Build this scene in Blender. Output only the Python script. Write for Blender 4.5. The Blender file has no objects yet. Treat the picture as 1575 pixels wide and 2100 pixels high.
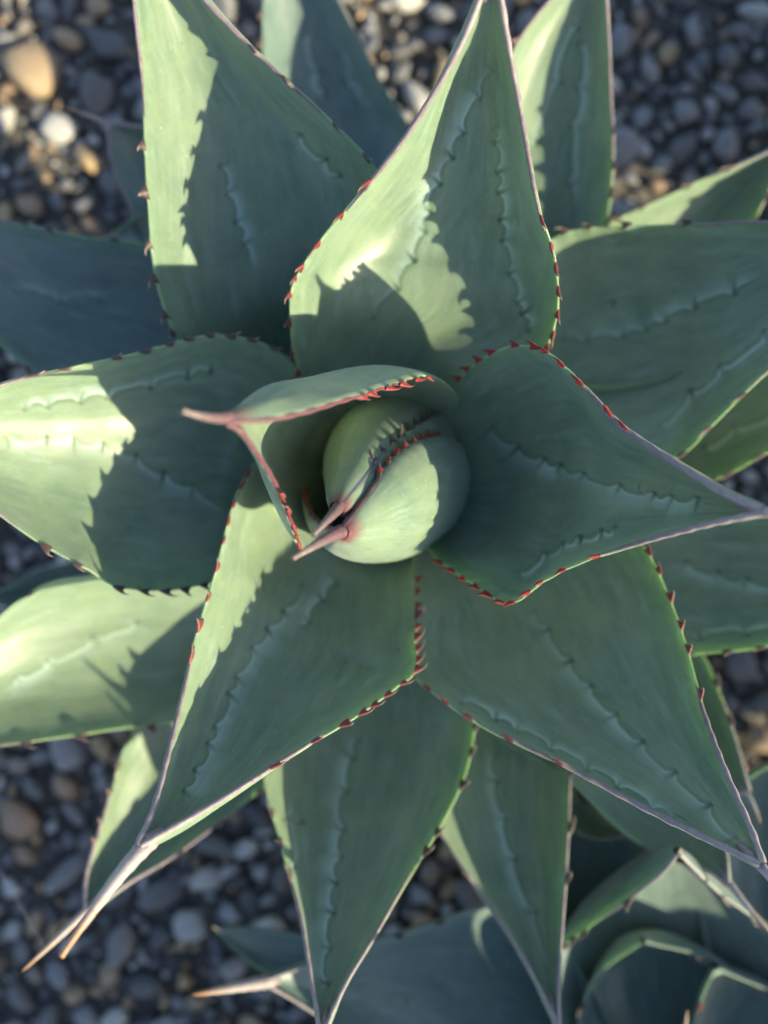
import bpy, math, random
import numpy as np
from mathutils import Vector, Matrix

rng = random.Random(11)
nrs = np.random.RandomState(5)
S = bpy.context.scene
C = S.collection

# ---------------------------------------------------------------- camera, light, exposure
ZC = 0.80                      # camera height over the gravel, looking straight down
FPX = 1580.0                   # focal length in pixels of a 1575 x 2100 frame
cam_d = bpy.data.cameras.new("camera")
cam = bpy.data.objects.new("camera", cam_d); C.objects.link(cam)
cam.location = (0, 0, ZC); cam.rotation_euler = (0, 0, 0)
cam_d.sensor_fit = 'HORIZONTAL'; cam_d.sensor_width = 36.0
cam_d.lens = 36.0 * FPX / 1575.0
cam_d.clip_start = 0.02; cam_d.clip_end = 200
cam_d.dof.use_dof = True
cam_d.dof.focus_distance = 0.50
cam_d.dof.aperture_fstop = 2.3
S.camera = cam

SUN_EL = math.radians(25.5); SUN_AZ = math.radians(-33)      # azimuth from +x, low light from the right
sv = Vector((math.cos(SUN_AZ) * math.cos(SUN_EL), math.sin(SUN_AZ) * math.cos(SUN_EL), math.sin(SUN_EL)))
W = bpy.data.worlds.new("World"); S.world = W; W.use_nodes = True
wn = W.node_tree; wn.nodes.clear()
sky = wn.nodes.new("ShaderNodeTexSky"); sky.sky_type = 'NISHITA'; sky.sun_disc = False
sky.sun_elevation = SUN_EL; sky.sun_rotation = math.atan2(sv.x, sv.y)
bgn = wn.nodes.new("ShaderNodeBackground"); bgn.inputs[1].default_value = 0.135
wo = wn.nodes.new("ShaderNodeOutputWorld")
wn.links.new(sky.outputs[0], bgn.inputs[0]); wn.links.new(bgn.outputs[0], wo.inputs[0])
sd = bpy.data.lights.new("sun", 'SUN'); sd.energy = 5.0; sd.angle = math.radians(0.53); sd.color = (1.0, 0.88, 0.56)
so = bpy.data.objects.new("sun", sd); C.objects.link(so)
so.rotation_euler = sv.to_track_quat('Z', 'Y').to_euler(); so.location = sv * 5
S.view_settings.view_transform = 'Standard'; S.view_settings.look = 'None'
S.view_settings.exposure = 1.2; S.view_settings.gamma = 1; S.view_settings.use_curve_mapping = False
S.render.engine = 'CYCLES'
S.cycles.use_denoising = True
S.cycles.max_bounces = 8; S.cycles.diffuse_bounces = 2; S.cycles.use_adaptive_sampling = True; S.cycles.adaptive_threshold = 0.012; S.cycles.transmission_bounces = 6
S.cycles.sample_clamp_indirect = 4.0

def P(u, v, z):
    d = (ZC - z) / FPX
    return np.array([(u - 787.5) * d, -(v - 1050.0) * d, z])

# ---------------------------------------------------------------- materials
def mat(name):
    m = bpy.data.materials.new(name); m.use_nodes = True
    nt = m.node_tree; nt.nodes.clear()
    out = nt.nodes.new("ShaderNodeOutputMaterial")
    return m, nt, out
def N(nt, t, **k):
    n = nt.nodes.new(t)
    for a, b in k.items(): setattr(n, a, b)
    return n
def mix(nt, fac, a, b, mode='MIX'):
    n = nt.nodes.new("ShaderNodeMix"); n.data_type = 'RGBA'; n.blend_type = mode
    for sock, val in ((n.inputs[0], fac), (n.inputs[6], a), (n.inputs[7], b)):
        if hasattr(val, 'is_output'): nt.links.new(val, sock)
        elif isinstance(val, (tuple, list)): sock.default_value = (*val[:3], 1)
        else: sock.default_value = val
    return n.outputs[2]
def ramp(nt, src, stops):
    r = nt.nodes.new("ShaderNodeValToRGB"); e = r.color_ramp.elements
    while len(e) < len(stops): e.new(0.5)
    for i, (p, c) in enumerate(stops):
        e[i].position = p
        e[i].color = (*c, 1) if isinstance(c, (tuple, list)) else (c, c, c, 1)
    nt.links.new(src, r.inputs[0]); return r.outputs[0]
def math_n(nt, op, a, b=None, clamp=False):
    n = nt.nodes.new("ShaderNodeMath"); n.operation = op; n.use_clamp = clamp
    for s, v in ((n.inputs[0], a), (n.inputs[1], b)):
        if v is None: continue
        if hasattr(v, 'is_output'): nt.links.new(v, s)
        else: s.default_value = v
    return n.outputs[0]

def leaf_material(name, base, deep):
    m, nt, out = mat(name)
    at = N(nt, "ShaderNodeAttribute", attribute_name="mark")      # x = bloom band, y = tooth scar, z = margin
    sep = N(nt, "ShaderNodeSeparateXYZ"); nt.links.new(at.outputs['Vector'], sep.inputs[0])
    st = N(nt, "ShaderNodeAttribute", attribute_name="st")        # x = across, y = along (metres-ish)
    tc = N(nt, "ShaderNodeTexCoord")
    n1 = N(nt, "ShaderNodeTexNoise"); n1.inputs['Scale'].default_value = 30; n1.inputs['Detail'].default_value = 7; n1.inputs['Roughness'].default_value = 0.62; n1.inputs['Distortion'].default_value = 0.4
    nt.links.new(tc.outputs['Object'], n1.inputs[0])
    # lengthwise fibres: noise on the leaf's own coordinates, stretched
    mp = N(nt, "ShaderNodeMapping"); mp.inputs['Scale'].default_value = (9, 1.6, 1)
    nt.links.new(st.outputs['Vector'], mp.inputs[0])
    n2 = N(nt, "ShaderNodeTexNoise"); n2.inputs['Scale'].default_value = 1.0; n2.inputs['Detail'].default_value = 5
    nt.links.new(mp.outputs[0], n2.inputs[0])
    n3 = N(nt, "ShaderNodeTexNoise"); n3.inputs['Scale'].default_value = 620; n3.inputs['Detail'].default_value = 6; n3.inputs['Roughness'].default_value = 0.75
    nt.links.new(tc.outputs['Object'], n3.inputs[0])
    f1 = ramp(nt, n1.outputs[0], [(0.40, 0.0), (0.47, 0.45), (0.53, 0.5), (0.64, 1.0)])
    col = mix(nt, f1, base, deep)
    f2 = ramp(nt, n2.outputs[0], [(0.38, 0.0), (0.72, 1.0)])
    col = mix(nt, math_n(nt, 'MULTIPLY', f2, 0.20), col, [min(1, c * 1.45 + .02) for c in base])
    f3 = ramp(nt, n3.outputs[0], [(0.35, 0.0), (0.65, 1.0)])
    col = mix(nt, math_n(nt, 'MULTIPLY', f3, 0.34), col, [c * 0.62 for c in base])
    n4 = N(nt, "ShaderNodeTexNoise"); n4.inputs['Scale'].default_value = 150; n4.inputs['Detail'].default_value = 6; n4.inputs['Roughness'].default_value = 0.7
    mp4 = N(nt, "ShaderNodeMapping"); mp4.inputs['Scale'].default_value = (.085, .016, 1); nt.links.new(st.outputs['Vector'], mp4.inputs[0]); nt.links.new(mp4.outputs[0], n4.inputs[0])
    f4 = ramp(nt, n4.outputs[0], [(0.49, 0.0), (0.62, 1.0)])
    col = mix(nt, math_n(nt, 'MULTIPLY', math_n(nt, 'MULTIPLY', f4, ramp(nt, n1.outputs[0], [(0.42, 0.15), (0.56, 1.0)])), 0.30), col, (0.32, 0.41, 0.35))
    f5 = ramp(nt, n4.outputs[0], [(0.28, 1.0), (0.44, 0.0)])
    col = mix(nt, math_n(nt, 'MULTIPLY', f5, 0.35), col, (0.07, 0.135, 0.08))
    # rubbed off or thicker wax where the neighbouring leaf was pressed in the bud
    col = mix(nt, math_n(nt, 'MULTIPLY', sep.outputs[0], 0.85), col, (0.36, 0.47, 0.43))
    col = mix(nt, math_n(nt, 'MULTIPLY', sep.outputs[1], 0.92), col, (0.025, 0.065, 0.025))
    col = mix(nt, sep.outputs[2], col, ramp(nt, n3.outputs[0], [(0.3, (0.09, 0.022, 0.03)), (0.7, (0.17, 0.06, 0.075))]))
    # tiny dark specks and pale dust
    v1 = N(nt, "ShaderNodeTexVoronoi"); v1.inputs['Scale'].default_value = 75; nt.links.new(tc.outputs['Object'], v1.inputs[0])
    sp = ramp(nt, v1.outputs['Distance'], [(0.035, 1.0), (0.075, 0.0)])
    vs = N(nt, "ShaderNodeSeparateColor"); nt.links.new(v1.outputs['Color'], vs.inputs[0])
    sp = math_n(nt, 'MULTIPLY', sp, math_n(nt, 'GREATER_THAN', vs.outputs[0], 0.93))
    col = mix(nt, math_n(nt, 'MULTIPLY', sp, 0.7), col, (0.05, 0.09, 0.03))
    nw = N(nt, "ShaderNodeTexNoise"); nw.inputs['Scale'].default_value = 300; nt.links.new(tc.outputs['Object'], nw.inputs[0])
    for sc_, th_, r0_, r1_, c_, a_ in ((34, .90, .10, .13, (0.10, 0.085, 0.045), .75), (130, .90, .07, .11, (0.42, 0.46, 0.42), .6), (300, .88, .12, .2, (0.38, 0.43, 0.38), .35)):
        v2 = N(nt, "ShaderNodeTexVoronoi"); v2.inputs['Scale'].default_value = sc_
        vo = N(nt, "ShaderNodeVectorMath"); vo.operation = 'MULTIPLY_ADD'; nt.links.new(nw.outputs['Color'], vo.inputs[0]); vo.inputs[1].default_value = (.1 / sc_ * 4,) * 3
        nt.links.new(tc.outputs['Object'], vo.inputs[2]); nt.links.new(vo.outputs[0], v2.inputs[0])
        s2 = N(nt, "ShaderNodeSeparateColor"); nt.links.new(v2.outputs['Color'], s2.inputs[0])
        m2 = math_n(nt, 'MULTIPLY', ramp(nt, v2.outputs['Distance'], [(r0_, 1.0), (r1_, 0.0)]), math_n(nt, 'GREATER_THAN', s2.outputs[0], th_))
        col = mix(nt, math_n(nt, 'MULTIPLY', m2, a_), col, c_)
    b = N(nt, "ShaderNodeBsdfPrincipled")
    nt.links.new(col, b.inputs['Base Color'])
    b.inputs['Roughness'].default_value = 0.46
    b.inputs['Specular IOR Level'].default_value = 0.45
    b.inputs['Subsurface Weight'].default_value = 0.85
    b.inputs['Subsurface Radius'].default_value = (0.85, 1.0, 0.12)
    b.inputs['Subsurface Scale'].default_value = 0.0062
    b.inputs['Sheen Weight'].default_value = 0.12; b.inputs['Sheen Roughness'].default_value = 0.5
    rr = ramp(nt, n1.outputs[0], [(0.3, 0.34), (0.7, 0.52)]); nt.links.new(rr, b.inputs['Roughness'])
    bm = N(nt, "ShaderNodeBump"); bm.inputs['Strength'].default_value = 0.32; bm.inputs['Distance'].default_value = 0.0006
    h = math_n(nt, 'ADD', math_n(nt, 'MULTIPLY', n3.outputs[0], 0.35), math_n(nt, 'MULTIPLY', n2.outputs[0], 0.5))
    nt.links.new(h, bm.inputs['Height']); nt.links.new(bm.outputs[0], b.inputs['Normal'])
    nt.links.new(b.outputs[0], out.inputs[0])
    return m
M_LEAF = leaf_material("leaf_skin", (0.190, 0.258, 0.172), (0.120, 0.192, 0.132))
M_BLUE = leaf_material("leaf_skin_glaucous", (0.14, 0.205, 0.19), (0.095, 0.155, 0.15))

def horn_material(name, stops, rough=0.45, trans=0.25):
    m, nt, out = mat(name)
    at = N(nt, "ShaderNodeAttribute", attribute_name="tt")
    tc = N(nt, "ShaderNodeTexCoord")
    n = N(nt, "ShaderNodeTexNoise"); n.inputs['Scale'].default_value = 260; n.inputs['Detail'].default_value = 3
    nt.links.new(tc.outputs['Object'], n.inputs[0])
    f = math_n(nt, 'ADD', at.outputs['Fac'], math_n(nt, 'MULTIPLY', math_n(nt, 'SUBTRACT', n.outputs[0], 0.5), 0.45), True)
    col = ramp(nt, f, stops)
    b = N(nt, "ShaderNodeBsdfPrincipled"); nt.links.new(col, b.inputs['Base Color'])
    b.inputs['Roughness'].default_value = rough
    b.inputs['Sheen Weight'].default_value = 0.25
    nb = N(nt, "ShaderNodeTexNoise"); nb.inputs['Scale'].default_value = 900; nb.inputs['Detail'].default_value = 4
    nt.links.new(tc.outputs['Object'], nb.inputs[0])
    bp = N(nt, "ShaderNodeBump"); bp.inputs['Strength'].default_value = 0.6; bp.inputs['Distance'].default_value = 0.0006
    nt.links.new(nb.outputs[0], bp.inputs['Height']); nt.links.new(bp.outputs[0], b.inputs['Normal'])
    t = N(nt, "ShaderNodeBsdfTranslucent"); nt.links.new(col, t.inputs[0])
    mx = N(nt, "ShaderNodeMixShader"); mx.inputs[0].default_value = trans
    nt.links.new(b.outputs[0], mx.inputs[1]); nt.links.new(t.outputs[0], mx.inputs[2])
    nt.links.new(mx.outputs[0], out.inputs[0])
    return m
M_TRED = horn_material("tooth_red", [(0.0, (0.34, 0.018, 0.018)), (0.5, (0.26, 0.025, 0.025)), (1.0, (0.16, 0.05, 0.045))], trans=0.4)
M_TMAR = horn_material("tooth_maroon", [(0.0, (0.20, 0.018, 0.02)), (0.5, (0.15, 0.035, 0.035)), (1.0, (0.34, 0.22, 0.20))], trans=0.25)
M_TDARK = horn_material("tooth_dark", [(0.0, (0.055, 0.026, 0.026)), (0.45, (0.085, 0.05, 0.045)), (1.0, (0.40, 0.30, 0.27))], trans=0.2)
M_HORN = horn_material("horn_grey", [(0.0, (0.11, 0.075, 0.085)), (0.35, (0.22, 0.18, 0.20)), (0.75, (0.40, 0.35, 0.33)), (1.0, (0.42, 0.20, 0.08))], trans=0.1)
M_HPINK = horn_material("horn_pink", [(0.0, (0.17, 0.022, 0.028)), (0.35, (0.13, 0.045, 0.06)), (0.75, (0.16, 0.095, 0.11)), (1.0, (0.32, 0.25, 0.23))], trans=0.25)

def stone_material():
    m, nt, out = mat("pebble_stone")
    at = N(nt, "ShaderNodeAttribute", attribute_name="rnd")
    oi = N(nt, "ShaderNodeObjectInfo")
    r = math_n(nt, 'FRACT', math_n(nt, 'ADD', at.outputs['Fac'], oi.outputs['Random']))
    cr = N(nt, "ShaderNodeValToRGB"); cr.color_ramp.interpolation = 'CONSTANT'
    cols = [(0.0, (0.16, 0.165, 0.185)), (0.13, (0.29, 0.29, 0.30)), (0.26, (0.08, 0.085, 0.10)), (0.37, (0.39, 0.27, 0.16)),
            (0.45, (0.21, 0.215, 0.24)), (0.58, (0.46, 0.45, 0.44)), (0.66, (0.32, 0.20, 0.12)), (0.71, (0.11, 0.115, 0.135)),
            (0.83, (0.52, 0.51, 0.50)), (0.90, (0.26, 0.22, 0.19)), (0.95, (0.50, 0.33, 0.16))]
    e = cr.color_ramp.elements
    while len(e) < len(cols): e.new(0.5)
    for i, (p, c) in enumerate(cols): e[i].position = p; e[i].color = (*c, 1)
    nt.links.new(r, cr.inputs[0])
    tc = N(nt, "ShaderNodeTexCoord")
    n = N(nt, "ShaderNodeTexNoise"); n.inputs['Scale'].default_value = 90; n.inputs['Detail'].default_value = 6
    nt.links.new(tc.outputs['Object'], n.inputs[0])
    mp = N(nt, "ShaderNodeMapping"); mp.inputs['Rotation'].default_value = (0.6, 0.5, 0.9); mp.inputs['Scale'].default_value = (30, 160, 60)
    nt.links.new(tc.outputs['Object'], mp.inputs[0])
    n2 = N(nt, "ShaderNodeTexNoise"); n2.inputs['Scale'].default_value = 1; n2.inputs['Detail'].default_value = 3; nt.links.new(mp.outputs[0], n2.inputs[0])
    col = mix(nt, ramp(nt, n.outputs[0], [(0.35, 0.0), (0.8, 0.6)]), cr.outputs[0], (0.24, 0.22, 0.20))
    col = mix(nt, ramp(nt, n2.outputs[0], [(0.52, 0.0), (0.64, 0.55)]), col, (0.05, 0.045, 0.045))
    b = N(nt, "ShaderNodeBsdfPrincipled"); nt.links.new(col, b.inputs['Base Color']); b.inputs['Roughness'].default_value = 0.62
    bm = N(nt, "ShaderNodeBump"); bm.inputs['Distance'].default_value = 0.002; bm.inputs['Strength'].default_value = 0.5
    nt.links.new(n.outputs[0], bm.inputs['Height']); nt.links.new(bm.outputs[0], b.inputs['Normal'])
    nt.links.new(b.outputs[0], out.inputs[0])
    return m
M_STONE = stone_material()
def soil_material():
    m, nt, out = mat("soil")
    tc = N(nt, "ShaderNodeTexCoord")
    n = N(nt, "ShaderNodeTexNoise"); n.inputs['Scale'].default_value = 60; n.inputs['Detail'].default_value = 8; nt.links.new(tc.outputs['Object'], n.inputs[0])
    v = N(nt, "ShaderNodeTexVoronoi"); v.inputs['Scale'].default_value = 34; nt.links.new(tc.outputs['Object'], v.inputs[0])
    col = ramp(nt, n.outputs[0], [(0.3, (0.035, 0.03, 0.027)), (0.7, (0.11, 0.095, 0.08))])
    col = mix(nt, 0.4, col, ramp(nt, v.outputs['Distance'], [(0.1, (0.19, 0.18, 0.17)), (0.6, (0.03, 0.03, 0.03))]))
    b = N(nt, "ShaderNodeBsdfPrincipled"); nt.links.new(col, b.inputs['Base Color']); b.inputs['Roughness'].default_value = 0.95
    bm = N(nt, "ShaderNodeBump"); bm.inputs['Distance'].default_value = 0.01; nt.links.new(v.outputs['Distance'], bm.inputs['Height']); bm.invert = True
    nt.links.new(bm.outputs[0], b.inputs['Normal']); nt.links.new(b.outputs[0], out.inputs[0])
    return m
M_SOIL = soil_material()
def plain(name, col, rough=0.8):
    m, nt, out = mat(name)
    tc = N(nt, "ShaderNodeTexCoord"); n = N(nt, "ShaderNodeTexNoise"); n.inputs['Scale'].default_value = 70; n.inputs['Detail'].default_value = 6
    nt.links.new(tc.outputs['Object'], n.inputs[0])
    c = mix(nt, n.outputs[0], [x * 0.6 for x in col], [min(1, x * 1.4) for x in col])
    b = N(nt, "ShaderNodeBsdfPrincipled"); nt.links.new(c, b.inputs['Base Color']); b.inputs['Roughness'].default_value = rough
    nt.links.new(b.outputs[0], out.inputs[0]); return m
M_STEM = plain("stem_fibre", (0.16, 0.13, 0.08))
M_SILK = plain("silk", (0.62, 0.62, 0.60), 0.3)

# ---------------------------------------------------------------- mesh helpers
def build_mesh(name, verts, faces, material, attrs=None, smooth=True):
    me = bpy.data.meshes.new(name)
    verts = np.asarray(verts, dtype=np.float32); faces = np.asarray(faces, dtype=np.int32)
    me.vertices.add(len(verts)); me.vertices.foreach_set('co', verts.ravel())
    k = faces.shape[1]
    me.loops.add(faces.size); me.loops.foreach_set('vertex_index', faces.ravel())
    me.polygons.add(len(faces)); me.polygons.foreach_set('loop_start', np.arange(0, faces.size, k, dtype=np.int32))
    me.update(calc_edges=True)
    if smooth: me.polygons.foreach_set('use_smooth', np.ones(len(faces), dtype=bool))
    for an, arr in (attrs or {}).items():
        arr = np.asarray(arr, dtype=np.float32)
        if arr.ndim == 1:
            a = me.attributes.new(an, 'FLOAT', 'POINT'); a.data.foreach_set('value', arr)
        else:
            a = me.attributes.new(an, 'FLOAT_VECTOR', 'POINT'); a.data.foreach_set('vector', arr.ravel())
    me.materials.append(material); me.validate(); return me
def link(name, me, parent=None):
    o = bpy.data.objects.new(name, me); C.objects.link(o)
    if parent is not None: o.parent = parent
    return o

def hermite(ts, vals, tq):
    ts = np.asarray(ts, float); vals = np.asarray(vals, float); n = len(ts)
    m = np.zeros_like(vals)
    dl = (vals[1:] - vals[:-1]) / (ts[1:] - ts[:-1])[:, None]
    m[0] = dl[0]; m[-1] = dl[-1]
    for i in range(1, n - 1):
        h0 = ts[i] - ts[i - 1]; h1 = ts[i + 1] - ts[i]
        m[i] = (dl[i - 1] * h1 + dl[i] * h0) / (h0 + h1)
    idx = np.clip(np.searchsorted(ts, tq, side='right') - 1, 0, n - 2)
    h = (ts[idx + 1] - ts[idx]); x = ((tq - ts[idx]) / h)[:, None]; h = h[:, None]
    return ((2 * x**3 - 3 * x**2 + 1) * vals[idx] + (x**3 - 2 * x**2 + x) * h * m[idx]
            + (-2 * x**3 + 3 * x**2) * vals[idx + 1] + (x**3 - x**2) * h * m[idx + 1])

def tube(path, radii, seg=8, flat=None, twist_up=(0, 0, 1)):
    path = np.asarray(path, float); n = len(path)
    tan = np.gradient(path, axis=0); tan /= np.linalg.norm(tan, axis=1)[:, None] + 1e-12
    up = np.tile(np.asarray(twist_up, float), (n, 1))
    a = np.cross(tan, up); a /= np.linalg.norm(a, axis=1)[:, None] + 1e-9
    b = np.cross(a, tan)
    ang = np.linspace(0, 2 * np.pi, seg, endpoint=False)
    fl = 1.0 if flat is None else flat
    V = (path[:, None, :] + np.asarray(radii)[:, None, None] * (np.cos(ang)[None, :, None] * a[:, None, :]
         + fl * np.sin(ang)[None, :, None] * b[:, None, :])).reshape(-1, 3)
    F = []
    for i in range(n - 1):
        for j in range(seg):
            k = (j + 1) % seg
            F.append((i * seg + j, i * seg + k, (i + 1) * seg + k, (i + 1) * seg + j))
    return V, np.array(F)

def join(parts):
    V, F, T, off = [], [], [], 0
    for v, f, t in parts:
        V.append(v); F.append(f + off); T.append(t); off += len(v)
    return np.concatenate(V), np.concatenate(F), np.concatenate(T)

# ---------------------------------------------------------------- teeth: shared meshes
def tooth_mesh(idx, length, curl, material):
    n = 8; seg = 8
    q = np.linspace(0, 1, n)
    x = length * (-0.10 + 0.62 * np.sin(q * 1.5)); y = -length * curl * (q ** 1.5); z = length * 0.10 * np.sin(q * 3)
    path = np.stack([x, y, z], 1)
    rad = 0.0024 * (1 - q) ** 1.15 + 0.00016
    V = []; ang = np.linspace(0, 2 * np.pi, seg, endpoint=False)
    tan = np.gradient(path, axis=0); tan /= np.linalg.norm(tan, axis=1)[:, None]
    for i in range(n):
        s = np.cross(tan[i], (0, 0, 1)); s /= np.linalg.norm(s)
        b = np.cross(s, tan[i])
        fy = (2.0, 1.7, 1.3)[i] if i < 3 else 1.0
        for a in ang: V.append(path[i] + rad[i] * (fy * math.cos(a) * s + 0.62 * math.sin(a) * b))
    F = [(i * seg + j, i * seg + (j + 1) % seg, (i + 1) * seg + (j + 1) % seg, (i + 1) * seg + j) for i in range(n - 1) for j in range(seg)]
    return build_mesh("tooth_%d" % idx, V, F, material, {"tt": np.repeat(q, seg)})
TEETH = {}
for kind, m_, l0 in (("red", M_TRED, 0.0092), ("dark", M_TDARK, 0.0115), ("maroon", M_TMAR, 0.0102)):
    TEETH[kind] = [tooth_mesh(i, l0 * s_, c_, m_) for i, (s_, c_) in enumerate([(1.05, .6), (.8, .7), (1.15, .4), (.9, .85), (1.05, .2)])]
tooth_total = [0]

# ---------------------------------------------------------------- leaf surface
def polyline_dist(U, poly):
    """signed distance (px) of points U (n,2) to a polyline, positive on its left side in image space; also param along it"""
    poly = np.asarray(poly, float)
    best = np.full(len(U), 1e9); sign = np.ones(len(U)); par = np.zeros(len(U)); acc = 0
    for a, b in zip(poly[:-1], poly[1:]):
        d = b - a; L = np.hypot(*d); w = U - a
        q = np.clip((w @ d) / (L * L), 0, 1)
        r = w - q[:, None] * d; dist = np.hypot(r[:, 0], r[:, 1])
        c = d[0] * w[:, 1] - d[1] * w[:, 0]
        k = dist < best
        best[k] = dist[k]; sign[k] = np.where(c[k] > 0, 1, -1); par[k] = acc + q[k] * L
        acc += L
    return best * sign, par, acc

def to_px(X):
    d = (ZC - X[..., 2]) / FPX
    return np.stack([X[..., 0] / d + 787.5, -X[..., 1] / d + 1050.0], -1)

def imprint(top, lst):
    """marks left by the neighbour's toothed margin, pressed into the skin while both were in the bud"""
    sh = top.shape[:2]; U = to_px(top).reshape(-1, 2)
    band = np.zeros(len(U)); scar = np.zeros(len(U)); rel = np.zeros(len(U))
    for spec in lst:
        poly = spec['p']; w = spec.get('w', 22); side = spec.get('side', 1); w *= 1.0; every = spec.get('every', 62) * 1.2
        # refine into scallops between tooth marks
        poly = np.asarray(poly, float)
        seg = np.r_[0, np.cumsum(np.hypot(*np.diff(poly, axis=0).T))]
        n = max(3, int(seg[-1] / 6)); q = np.linspace(0, seg[-1], n)
        pts = np.stack([np.interp(q, seg, poly[:, 0]), np.interp(q, seg, poly[:, 1])], 1)
        k = np.ones(9) / 9
        if n > 20:
            pad = np.pad(pts, ((4, 4), (0, 0)), mode='edge'); pts = np.stack([np.convolve(pad[:, i], k, 'valid') for i in (0, 1)], 1)
        tan = np.gradient(pts, axis=0); tan /= np.hypot(*tan.T)[:, None] + 1e-9
        nor = np.stack([-tan[:, 1], tan[:, 0]], 1) * side      # towards the banded side
        # tooth stations, spaced irregularly
        stn = [rng.uniform(0.1, 0.6) * every]
        while stn[-1] < seg[-1] - every * .4: stn.append(stn[-1] + every * rng.uniform(.6, 1.45))
        if stn[-1] > seg[-1]: stn.pop()
        stn = np.array(stn)
        dd = np.min(np.abs(q[:, None] - stn[None, :]), axis=1)
        pts = pts - nor * (11 * np.exp(-(dd / 11.0) ** 2) * spec.get('scal', 1.0))[:, None]
        sd_, par, L = polyline_dist(U, pts)
        d = sd_ * side
        fade = np.clip(par / (0.12 * L), 0, 1) * np.clip((L - par) / (0.10 * L), 0, 1)
        lobe = np.array([rng.uniform(.25, 1.0) for _ in range(len(stn) + 1)])[np.searchsorted(stn, par)]
        wig = 0.75 + 0.25 * np.sin(par / 17.0 + 1.3) * np.sin(par / 41.0)
        ww = w * wig
        b_ = np.clip((d + 1.5) / 2.5, 0, 1) * (0.85 * lobe * np.exp(-(np.maximum(d, 0) / (1.3 * ww)) ** 2) + 0.4 * np.exp(-(np.maximum(d, 0) / 4.0) ** 2)) * fade * spec.get('a', 1.0)
        scar = np.maximum(scar, 0.30 * np.exp(-((d + 5) / 3.0) ** 2) * fade)
        band = np.maximum(band, b_)
        rel += -np.clip((d + 4) / 8.0, 0, 1) * np.exp(-np.maximum(d, 0) / (2.2 * w)) * fade
        tl = spec.get('tl', 24)
        for s0 in stn:
            i = int(np.clip(np.searchsorted(q, s0), 1, n - 2))
            dirv = nor[i] * 0.9 + tan[i] * spec.get('lean', -0.35); dirv /= np.hypot(*dirv)
            o = pts[i] - nor[i] * 3
            rel_ = U - o
            a_ = rel_ @ dirv; c_ = rel_ @ np.array([-dirv[1], dirv[0]])
            LL = 1.15 * tl * rng.uniform(.6, 1.35); st_ = rng.uniform(.6, 1.0)
            cc = c_ - 0.10 * a_ * a_ / LL
            wd = np.clip(4.6 * (1 - a_ / LL), 0.01, 6)
            m_ = np.clip(1.4 - np.abs(cc) / (wd + 1.2), 0, 1) * (a_ > -4) * (a_ < LL)
            scar = np.maximum(scar, st_ * m_ * np.clip(1.15 - a_ / LL, 0, 1) * min(1.0, 0.3 + fade[np.argmin(np.abs(a_) + np.abs(c_))]))
    return band.reshape(sh), scar.reshape(sh), rel.reshape(sh)

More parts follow.
